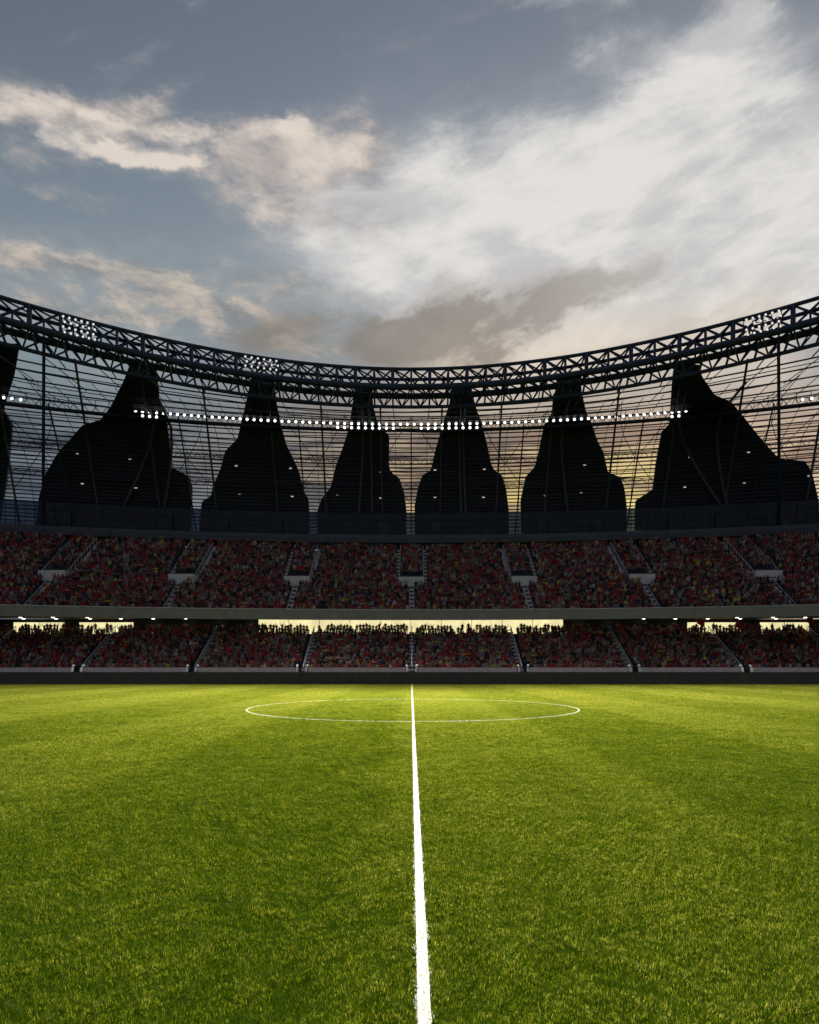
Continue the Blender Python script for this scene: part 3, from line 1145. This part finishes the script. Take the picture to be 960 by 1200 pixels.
tr = empty('ring_truss', (0, 100, 48), 'curved navy steel box truss closing the top of the facade', 'truss')
for nme, key, r_ in (('top_chord', 'A', 0.27), ('top_chord', 'A2', 0.27), ('bottom_chord', 'B', 0.5), ('bottom_chord', 'B2', 0.5), ('service_pipe', 'M', 0.3), ('keel_chord', 'C', 0.28)):
    b = MB()
    b.tube([tp(key, x) for x in np.linspace(-XM, XM, 85)], r_, 8)
    b.build(nme, M['steel'], tr, True)
BAY = 3.1
NBAY = 54
xs_ = [(-NBAY / 2 + i) * BAY for i in range(NBAY + 1)]
for i, x in enumerate(xs_):
    b = MB()
    b.bar(tp('A', x), tp('B', x), 0.20 if i % 2 else 0.32, 6)
    b.bar(tp('B', x), tp('C', x), 0.17, 6)
    b.build('post', M['steel'], tr)
lat = {k: MB() for k in ('front_bracing', 'rear_bracing', 'top_bracing', 'lower_bracing')}
for i, (xa, xb) in enumerate(zip(xs_, xs_[1:])):
    L = lat['front_bracing']
    L.bar(tp('A', xa), tp('B', xb), 0.16, 5)
    L.bar(tp('A', xb), tp('B', xa), 0.16, 5)
    L = lat['rear_bracing']
    L.bar(tp('A2', xa), tp('B2', xa), 0.15, 5)
    if i % 2:
        L.bar(tp('A2', xa), tp('B2', xb), 0.15, 5)
    else:
        L.bar(tp('A2', xb), tp('B2', xa), 0.15, 5)
    L = lat['top_bracing']
    L.bar(tp('A', xa), tp('A2', xa), 0.15, 5)
    L.bar(tp('B', xa), tp('B2', xa), 0.15, 5)
    L.bar(tp('A', xa), tp('A2', xb), 0.13, 5)
    L.bar(tp('B', xa), tp('B2', xb), 0.13, 5)
    L = lat['lower_bracing']
    xm = (xa + xb) / 2
    L.bar(tp('B', xa), tp('C', xm), 0.13, 5)
    L.bar(tp('C', xm), tp('B', xb), 0.13, 5)
    L.bar(tp('B2', xa), tp('C', xm), 0.13, 5)
    L.bar(tp('C', xm), tp('B2', xb), 0.13, 5)
for k, L in lat.items():
    L.build(k, M['steel'], tr)
# tie rods from the truss back to the cage
for x in xs_[::2]:
    b = MB()
    b.bar(tp('C', x), fac(0.93, x), 0.07, 5)
    b.build('tie_rod', M['thin_steel'], tr)
    b = MB()
    b.bar(tp('B2', x), fac(1.0, x), 0.10, 5)
    b.build('tie_rod', M['thin_steel'], tr)

# ------------------------------------------------------------------ catwalk with its row of floodlights
cw_v = 0.845
cw = empty('lighting_catwalk', (0, 109, 46), 'thin dark catwalk carrying the long row of lit floodlights', 'catwalk')
b = MB()
b.tube([Vector(fac(cw_v, x, -1.2)) - Vector((0, 0, 0.55)) for x in XS], 0.34, 6)
b.build('walkway', M['thin_steel'], cw)
b = MB()
b.tube([Vector(fac(cw_v, x, -1.2)) + Vector((0, 0, 1.7)) for x in XS], 0.07, 5)
for i in range(85):
    x = -XM + 2 * i
    p = Vector(fac(cw_v, x, -1.2))
    b.bar(p, p + Vector((0, 0, 1.7)), 0.05, 4)
b.build('railing', M['thin_steel'], cw)

hs_ = MB()
hs_.ellip((0, 0.14, 0), 0.30, 0.20, 0.30, 10, 6)
HOUSE = hs_.mesh('housing', M['housing'])
ls_ = MB()
ls_.ellip((0, -0.08, -0.02), 0.245, 0.10, 0.245, 12, 6)
LENS = ls_.mesh('lens', M['lamp'])


def place_of(px):
    names = ((38, 225, 'the broad panel with a long left slope'), (233, 363, 'the panel beside the floodlight bank'), (371, 477, 'the panel left of the midpoint'),
             (486, 598, 'the panel right of the midpoint'), (611, 737, 'the slender-necked panel'), (746, 965, 'the broadest panel'))
    for a_, b_, n_ in names:
        if a_ <= px <= b_:
            return 'in front of ' + n_
    return 'against open sky between two panels'


lamps = []
single = [160 + (803 - 160) * i / 79 for i in range(80)]
for px in single:
    D0, k = spl(cw_v, FD), spl(cw_v, FK)
    X = X_at(px, D0 - 1.4, kc(D0, k))
    lamps.append((px, X, 0.38))
    if 168 < px < 190 or 395 < px < 468 or 491 < px < 566 or 782 < px < 796:
        lamps.append((px, X, -0.36))
for px in (6, 15.5, 26, 939, 950, 961):
    D0, k = spl(cw_v, FD), spl(cw_v, FK)
    lamps.append((px, X_at(px, D0 - 1.4, kc(D0, k)), 0.2))
for px, X, dz in lamps:
    p = Vector(fac(cw_v, X, -1.65)) + Vector((0, 0, dz))
    row = 'upper' if dz > 0 else 'lower'
    if px < 40:
        lab = 'lit round floodlight of the short trio beside the cut-off panel'
    elif px > 930:
        lab = 'lit round floodlight of the short trio beyond the broadest panel'
    else:
        lab = f'floodlight in the {row} line {place_of(px)}'
    o = empty('floodlight', p, lab, 'floodlight', 'floodlights along the catwalk')
    for me in (HOUSE, LENS):
        ch = bpy.data.objects.new(me.name, me)
        COL.objects.link(ch)
        ch.parent = o
    o['px'] = 0
    del o['px']


def beam(parent, p, target, watts, cone, blend=0.9):
    """the light of a lit floodlight bank, aimed at the pitch"""
    d = bpy.data.lights.new('beam', 'SPOT')
    d.energy = watts
    d.spot_size = R(cone)
    d.spot_blend = blend
    d.shadow_soft_size = 0.6
    d.color = (1.0, 0.95, 0.84)
    o = bpy.data.objects.new('beam', d)
    o.location = p
    o.rotation_euler = (Vector(target) - Vector(p)).to_track_quat('-Z', 'Y').to_euler()
    COL.objects.link(o)
    o.parent = parent
    o.matrix_parent_inverse = Matrix.Translation(parent.location).inverted()
    return o


for (px0, px1, lab, tg) in ((75, 112, 'bank of lit floodlights inside the truss above the broad sloping left panel', (-14, 44, 0)),
                            (288, 326, 'bank of lit floodlights on the truss above the panel with small left shoulder', (-4, 62, 0)),
                            (874, 914, 'bank of lit floodlights inside the truss above the broadest black panel', (14, 44, 0))):
    xa, xb = X_at(px0, 99.7, ct), X_at(px1, 99.7, ct)
    xm = (xa + xb) / 2
    base = tp('A', xm)
    o = empty('floodlight_bank', base + Vector((0, -0.4, -2.4)), lab, 'floodlight bank', 'floodlight banks on the truss')
    b = MB()
    rows = 4 if abs(xm) > 35 else 3
    z1, z0 = base.z - 0.45, base.z - 0.45 - 0.72 * (rows - 1)
    for r_ in range(rows):
        z = z1 - 0.72 * r_
        b.tube([(x, 99.72 - ct * x * x, z) for x in np.linspace(xa - 0.2, xb + 0.2, 8)], 0.06, 5)
    for x in np.linspace(xa - 0.2, xb + 0.2, 5):
        b.bar((x, 99.74 - ct * x * x, z0 - 0.3), (x, 99.74 - ct * x * x, z1 + 0.3), 0.06, 5)
    b.build('frame', M['thin_steel'], o)
    n = 6
    for r_ in range(rows):
        for i in range(n):
            x = xa + (xb - xa) * (i + (0.25 if r_ % 2 else -0.0)) / (n - 0.75)
            b = MB()
            b.ellip((x, 99.5 - ct * x * x, z1 - 0.72 * r_), 0.17, 0.1, 0.17, 10, 6)
            b.build('lamp', M['bank_lamp'], o)
    beam(o, (xm, 99.0 - ct * xm * xm, z0 - 0.8), tg, FLOOD * (1.6 if abs(xm) > 35 else 0.5), 62)
    if abs(xm) > 35:
        beam(o, (xm, 98.8 - ct * xm * xm, z0 - 0.9), (xm * 0.9, 56, 0), FLOOD * 1.5, 70)

# ------------------------------------------------------------------ people
def body(kind, subdiv):
    """one continuous standing figure grown from a skeleton; returns vertices, faces and a region per vertex"""
    j = {'pelvis': (0, 0, .93, .15, .12), 'spine': (0, .0, 1.13, .135, .11), 'chest': (0, .0, 1.33, .165, .125), 'neck': (0, -.01, 1.49, .06, .06),
         'face': (0, -.03, 1.57, .085, .095), 'crown': (0, -.02, 1.70, .075, .085)}
    e = [('pelvis', 'spine', 0), ('spine', 'chest', 0), ('chest', 'neck', 0), ('neck', 'face', 2), ('face', 'crown', 3)]
    for s, n in ((-1, 'l'), (1, 'r')):
        j['sh' + n] = (s * .20, 0, 1.40, .07, .07)
        if kind == 'up':
            j['el' + n], j['wr' + n], j['ha' + n] = (s * .33, -.04, 1.60, .05, .05), (s * .30, -.08, 1.84, .038, .038), (s * .29, -.09, 1.95, .045, .03)
        elif kind == 'half' and s > 0:
            j['el' + n], j['wr' + n], j['ha' + n] = (s * .32, -.06, 1.58, .05, .05), (s * .35, -.10, 1.82, .038, .038), (s * .35, -.12, 1.93, .045, .03)
        elif kind == 'clap':
            j['el' + n], j['wr' + n], j['ha' + n] = (s * .27, -.12, 1.16, .05, .05), (s * .08, -.33, 1.28, .038, .038), (s * .045, -.36, 1.38, .035, .045)
        else:
            j['el' + n], j['wr' + n], j['ha' + n] = (s * .26, .02, 1.13, .05, .05), (s * .25, -.07, .90, .038, .038), (s * .245, -.10, .80, .035, .045)
        j['hi' + n] = (s * .10, 0, .85, .10, .11)
        j['kn' + n] = (s * .11, -.02, .48, .065, .07)
        j['an' + n] = (s * .115, .02, .09, .045, .05)
        j['to' + n] = (s * .13, -.14, .04, .045, .035)
        e += [('chest', 'sh' + n, 0), ('sh' + n, 'el' + n, 0), ('el' + n, 'wr' + n, 2), ('wr' + n, 'ha' + n, 2), ('pelvis', 'hi' + n, 1),
              ('hi' + n, 'kn' + n, 1), ('kn' + n, 'an' + n, 1), ('an' + n, 'to' + n, 4)]
    names = list(j)
    me = bpy.data.meshes.new('skeleton')
    me.from_pydata([j[n][:3] for n in names], [(names.index(a), names.index(b_)) for a, b_, _ in e], [])
    ob = bpy.data.objects.new('skeleton', me)
    COL.objects.link(ob)
    sk = ob.modifiers.new('skin', 'SKIN')
    sk.use_smooth_shade = True
    for i, n in enumerate(names):
        d = me.skin_vertices[0].data[i]
        d.radius = j[n][3:5]
        d.use_root = (n == 'pelvis')
    if subdiv:
        sb = ob.modifiers.new('sub', 'SUBSURF')
        sb.levels = sb.render_levels = subdiv
    dg = bpy.context.evaluated_depsgraph_get()
    ev = ob.evaluated_get(dg)
    em = ev.to_mesh()
    V = np.array([v.co[:] for v in em.vertices], np.float32)
    Fc = [tuple(p.vertices) for p in em.polygons]
    ev.to_mesh_clear()
    bpy.data.objects.remove(ob)
    bpy.data.meshes.remove(me)
    reg = np.zeros(len(V), np.int32)
    best = np.full(len(V), 1e9)
    for a, b_, lab in e:
        A, B_ = np.array(j[a][:3]), np.array(j[b_][:3])
        ab = B_ - A
        t_ = np.clip(((V - A) @ ab) / (ab @ ab), 0, 1)
        rad = (j[a][3] + j[b_][3]) / 2
        d = np.linalg.norm(V - (A + t_[:, None] * ab), axis=1) / rad
        m_ = d < best
        best[m_] = d[m_]
        reg[m_] = lab
    hd = reg == 3
    reg[hd & (V[:, 1] < -0.05) & (V[:, 2] < 1.67)] = 2
    reg[(reg == 2) & (V[:, 2] > 1.5) & (np.abs(V[:, 0]) < .13) & (V[:, 1] > 0.03)] = 3
    return V, Fc, reg


SHIRTS = [('dark red', (0.135, 0.018, 0.022)), ('bright red', (0.25, 0.014, 0.018)), ('black', (0.016, 0.015, 0.018)), ('grey', (0.13, 0.115, 0.12)),
          ('pale', (0.22, 0.19, 0.185)), ('yellow', (0.27, 0.20, 0.045)), ('brown', (0.11, 0.062, 0.052)), ('navy blue', (0.028, 0.032, 0.06))]
SHW = np.array([.27, .065, .18, .18, .04, .03, .21, .03])
SHW = SHW / SHW.sum()
SKIN = [(0.28, 0.18, 0.14), (0.24, 0.145, 0.11), (0.17, 0.10, 0.075), (0.32, 0.22, 0.18)]
HAIR = [(0.012, 0.009, 0.008), (0.03, 0.017, 0.01), (0.08, 0.045, 0.02), (0.02, 0.015, 0.013)]
POSES = ['down', 'up', 'half', 'clap']
POSE_TXT = {'down': 'arms down', 'up': 'both arms raised', 'half': 'one arm raised', 'clap': 'hands clapping'}


def region_cols(reg, shirt, rr_):
    pal = np.array([shirt, [(0.02, 0.022, 0.035), (0.03, 0.04, 0.07), (0.05, 0.045, 0.04)][rr_.integers(3)], SKIN[rr_.integers(4)], HAIR[rr_.integers(4)], (0.05, 0.05, 0.05)], np.float32)
    return pal[reg] * 1.6


def in_aisle(x, row, tier):
    if tier == 'low':
        return any(abs(x - gx) < 0.72 for gx in GX)
    for vx in VXS:
        dx = abs(x - vx)
        if row < VROW - 1 and dx < 0.65:
            return True
        if VROW - 1 <= row <= VROW + 1 and dx < 2.4:
            return True
        if row > VROW + 1 and 1.85 < dx < 2.85:
            return True
    return False


seats = []                                         # (x, y, z, row, tier)
for row in range(LR):
    x = -78.0 + random.random() * 0.4
    while x < 78.0:
        if not in_aisle(x, row, 'low') and random.random() < (0.95 if row < LR - 1 else 0.72) and abs(x) < 0.72 * (LD0 + LDD * row) + 6:
            seats.append((x, LD0 + 0.05 + LDD * row + random.uniform(-.16, .16), LZ0 + LDZ * row, row, 'low'))
        x += random.uniform(0.44, 0.55)
for row in range(UR):
    x = -82.0 + random.random() * 0.4
    while x < 82.0:
        if not in_aisle(x, row, 'up') and random.random() < 0.95:
            D = UD0 + UDD * row + random.uniform(-.12, .12)
            if abs(x) < 0.72 * (D - cu * x * x) + 6:
                seats.append((x, D - cu * x * x, UZ0 + UDZ * row, row, 'up'))
        x += random.uniform(0.44, 0.55)

front = [s for s in seats if s[4] == 'low' and s[3] < 3 and abs(s[0]) < 0.69 * s[1]]
front.sort(key=lambda s: (s[1] - 0.35 * s[3], 0))
front = sorted(front, key=lambda s: s[3])[:300]
fs_ = set(front)
rest = [s for s in seats if s not in fs_]

hi = {p: body(p, 1) for p in POSES}
lo_ = {p: body(p, 0) for p in POSES}
for p in POSES:
    lo_[p + '_fine'] = hi[p]

ppl_mesh = {}


def person_mesh(pose, si, k):
    key = (pose, si, k)
    if key not in ppl_mesh:
        V, Fc, reg = hi[pose]
        me = bpy.data.meshes.new('person')
        me.from_pydata(V.tolist(), [], Fc)
        me.polygons.foreach_set('use_smooth', [True] * len(me.polygons))
        rr_ = np.random.default_rng(si * 10 + k)
        c = np.ones((len(V), 4), np.float32)
        c[:, :3] = region_cols(reg, SHIRTS[si][1], rr_)
        a = me.color_attributes.new('col', 'FLOAT_COLOR', 'POINT')
        a.data.foreach_set('color', c.reshape(-1))
        me.materials.append(M['person'])
        ppl_mesh[key] = me
    return ppl_mesh[key]


ORD = ['leftmost', 'first', 'second', 'third', 'middle', 'fifth', 'sixth', 'seventh', 'last']


def block_of(x):
    k = sum(1 for gx in GX[1:-1] if x > gx)       # 0..7
    txt = ['left of the leftmost gate', 'between the leftmost and second gates', 'between the second and third gates', 'just left of the halfway line',
           'just right of the halfway line', 'between the fifth and sixth gates', 'between the sixth and rightmost gates', 'right of the rightmost gate']
    return txt[k]


ROWN = ['front', 'second', 'third']
for (x, y, z, row, tier) in front:
    pose = random.choices(POSES, [.45, .15, .18, .22])[0]
    si = int(rng.choice(len(SHIRTS), p=SHW))
    o = bpy.data.objects.new('person', person_mesh(pose, si, random.randrange(2)))
    COL.objects.link(o)
    sc_ = random.uniform(.94, 1.05)
    o.location = (x, y, z)
    o.scale = (sc_, sc_, sc_)
    o.rotation_euler = (0, 0, random.uniform(-.35, .35))
    tag(o, f'{SHIRTS[si][0]} top, {POSE_TXT[pose]}, {ROWN[row]} row {block_of(x)}', 'spectator', 'spectators in the lowest rows')

# the rest of the crowd reads as one mass
VV, FF_i, FF_n, CC = [], [], [], []
off = 0
arr = {}
for p in lo_:
    V, Fc, reg = lo_[p]
    arr[p] = (V, np.concatenate([np.array(f, np.int32) for f in Fc]), np.array([len(f) for f in Fc], np.int32), reg)
sv_, sf_ = [], []
for (x, y, z, row, tier) in rest:
    last = tier == 'low' and row >= LR - 2
    pose = random.choices(POSES, [.66, .06, .14, .14] if last else [.6, .07, .13, .20])[0]
    V, fi, fn, reg = arr[pose + '_fine' if last else pose]
    a_ = random.uniform(-.4, .4)
    s_ = random.uniform(.84, 1.08)
    ca, sa = math.cos(a_) * s_, math.sin(a_) * s_
    W = np.empty_like(V)
    W[:, 0] = V[:, 0] * ca - V[:, 1] * sa + x
    W[:, 1] = V[:, 0] * sa + V[:, 1] * ca + y
    W[:, 2] = V[:, 2] * s_ + z
    VV.append(W)
    FF_i.append(fi + off)
    FF_n.append(fn)
    si = int(rng.choice(len(SHIRTS), p=SHW))
    sh = np.array(SHIRTS[si][1]) * random.uniform(.7, 1.3)
    CC.append(region_cols(reg, sh, rng))
    off += len(V)
    if random.random() < 0.022:                    # scarf held up between the hands
        w = random.uniform(.35, .55)
        zz = z + random.uniform(1.45, 1.95)
        sv = [(x - w, y - .25, zz), (x, y - .27, zz - .08), (x + w, y - .25, zz), (x + w, y - .23, zz + .16), (x, y - .25, zz + .09), (x - w, y - .23, zz + .16)]
        sv += [(q[0], q[1] + .03, q[2]) for q in sv]
        VV.append(np.array(sv, np.float32))
        quads = [(0, 1, 4, 5), (1, 2, 3, 4), (11, 10, 7, 6), (10, 9, 8, 7), (0, 6, 7, 1), (1, 7, 8, 2), (5, 4, 10, 11), (4, 3, 9, 10), (0, 5, 11, 6), (2, 8, 9, 3)]
        FF_i.append(np.array(quads, np.int32).reshape(-1) + off)
        FF_n.append(np.full(len(quads), 4, np.int32))
        CC.append(np.tile(np.array([(0.40, 0.29, 0.03)] if random.random() < .7 else [(0.25, 0.012, 0.014)], np.float32), (12, 1)))
        off += 12
VV = np.concatenate(VV)
CC = np.concatenate(CC)
FI, FN = np.concatenate(FF_i), np.concatenate(FF_n)
me = bpy.data.meshes.new('crowd')
me.vertices.add(len(VV))
me.vertices.foreach_set('co', VV.reshape(-1))
me.loops.add(len(FI))
me.loops.foreach_set('vertex_index', FI)
me.polygons.add(len(FN))
me.polygons.foreach_set('loop_start', np.concatenate([[0], np.cumsum(FN)[:-1]]).astype(np.int32))
me.update(calc_edges=True)
c4 = np.ones((len(VV), 4), np.float32)
c4[:, :3] = CC
a = me.color_attributes.new('col', 'FLOAT_COLOR', 'POINT')
a.data.foreach_set('color', c4.reshape(-1))
me.materials.append(M['person'])
o = bpy.data.objects.new('crowd', me)
COL.objects.link(o)
tag(o, 'dense crowd in red, black and yellow filling both tiers of the stand', 'crowd', kind='stuff')

# ------------------------------------------------------------------ flags waved at the back of the lower stand
for px, py, w, lab in ((729, 734, 1.6, 'drooping dark red flag above the back row left of the right-hand lit windows'),
                       (822, 729, 1.5, 'small red flag tilted in front of the lit window at the right'),
                       (868, 733, 1.7, 'larger red flag between the two lit windows at the right'),
                       (950, 727, 1.5, 'red flag at the far right end of the lit windows')):
    D = 95.4
    x, z = (px - VX) / F * D, zat(D, py)
    o = empty('flag', (x - w / 2, D, z - 1.6), lab, 'flag', 'red flags in the lower stand')
    b = MB()
    b.bar((x - w / 2, D, z - 1.7), (x - w / 2 + 0.15, D, z + 0.75), 0.025, 6)
    b.build('pole', M['rail'], o)
    vs, fs = [], []
    for layer in (0, 0.02):
        for i in range(9):
            for k in range(5):
                u, v = i / 8, k / 4
                vs.append((x - w / 2 + 0.15 - 0.04 * v + u * w * 0.8, D + 0.12 * math.sin(u * 7) + layer, z + 0.7 - v * 1.0 - u * 0.5 + 0.06 * math.sin(u * 5 + v)))
    for i in range(8):
        for k in range(4):
            a_ = i * 5 + k
            fs += [(a_, a_ + 1, a_ + 6, a_ + 5), (a_ + 50, a_ + 55, a_ + 56, a_ + 51)] if False else [(a_, a_ + 1, a_ + 6, a_ + 5), (a_ + 45, a_ + 50, a_ + 51, a_ + 46)]
    b = MB()
    b.add(vs, fs)
    b.build('cloth', M['flag'], o, True)

# beams of the long catwalk row, carried by four of its lamps' neighbours on the catwalk
for x, tg, wt, cone in ((-38, (-10, 33, 0), 1.9, 40), (-14, (-8, 30, 0), 2.5, 36), (14, (8, 30, 0), 2.5, 36), (38, (10, 33, 0), 1.9, 40),
                        (-16, (-24, 46, 0), 1.7, 62), (16, (24, 46, 0), 1.7, 62), (0, (0, 54, 0), 0.5, 60)):
    p = Vector(fac(cw_v, x, -2.4)) + Vector((0, 0, -0.3))
    beam(cw, p, tg, FLOOD * wt, cone)
bpy.context.view_layer.update()
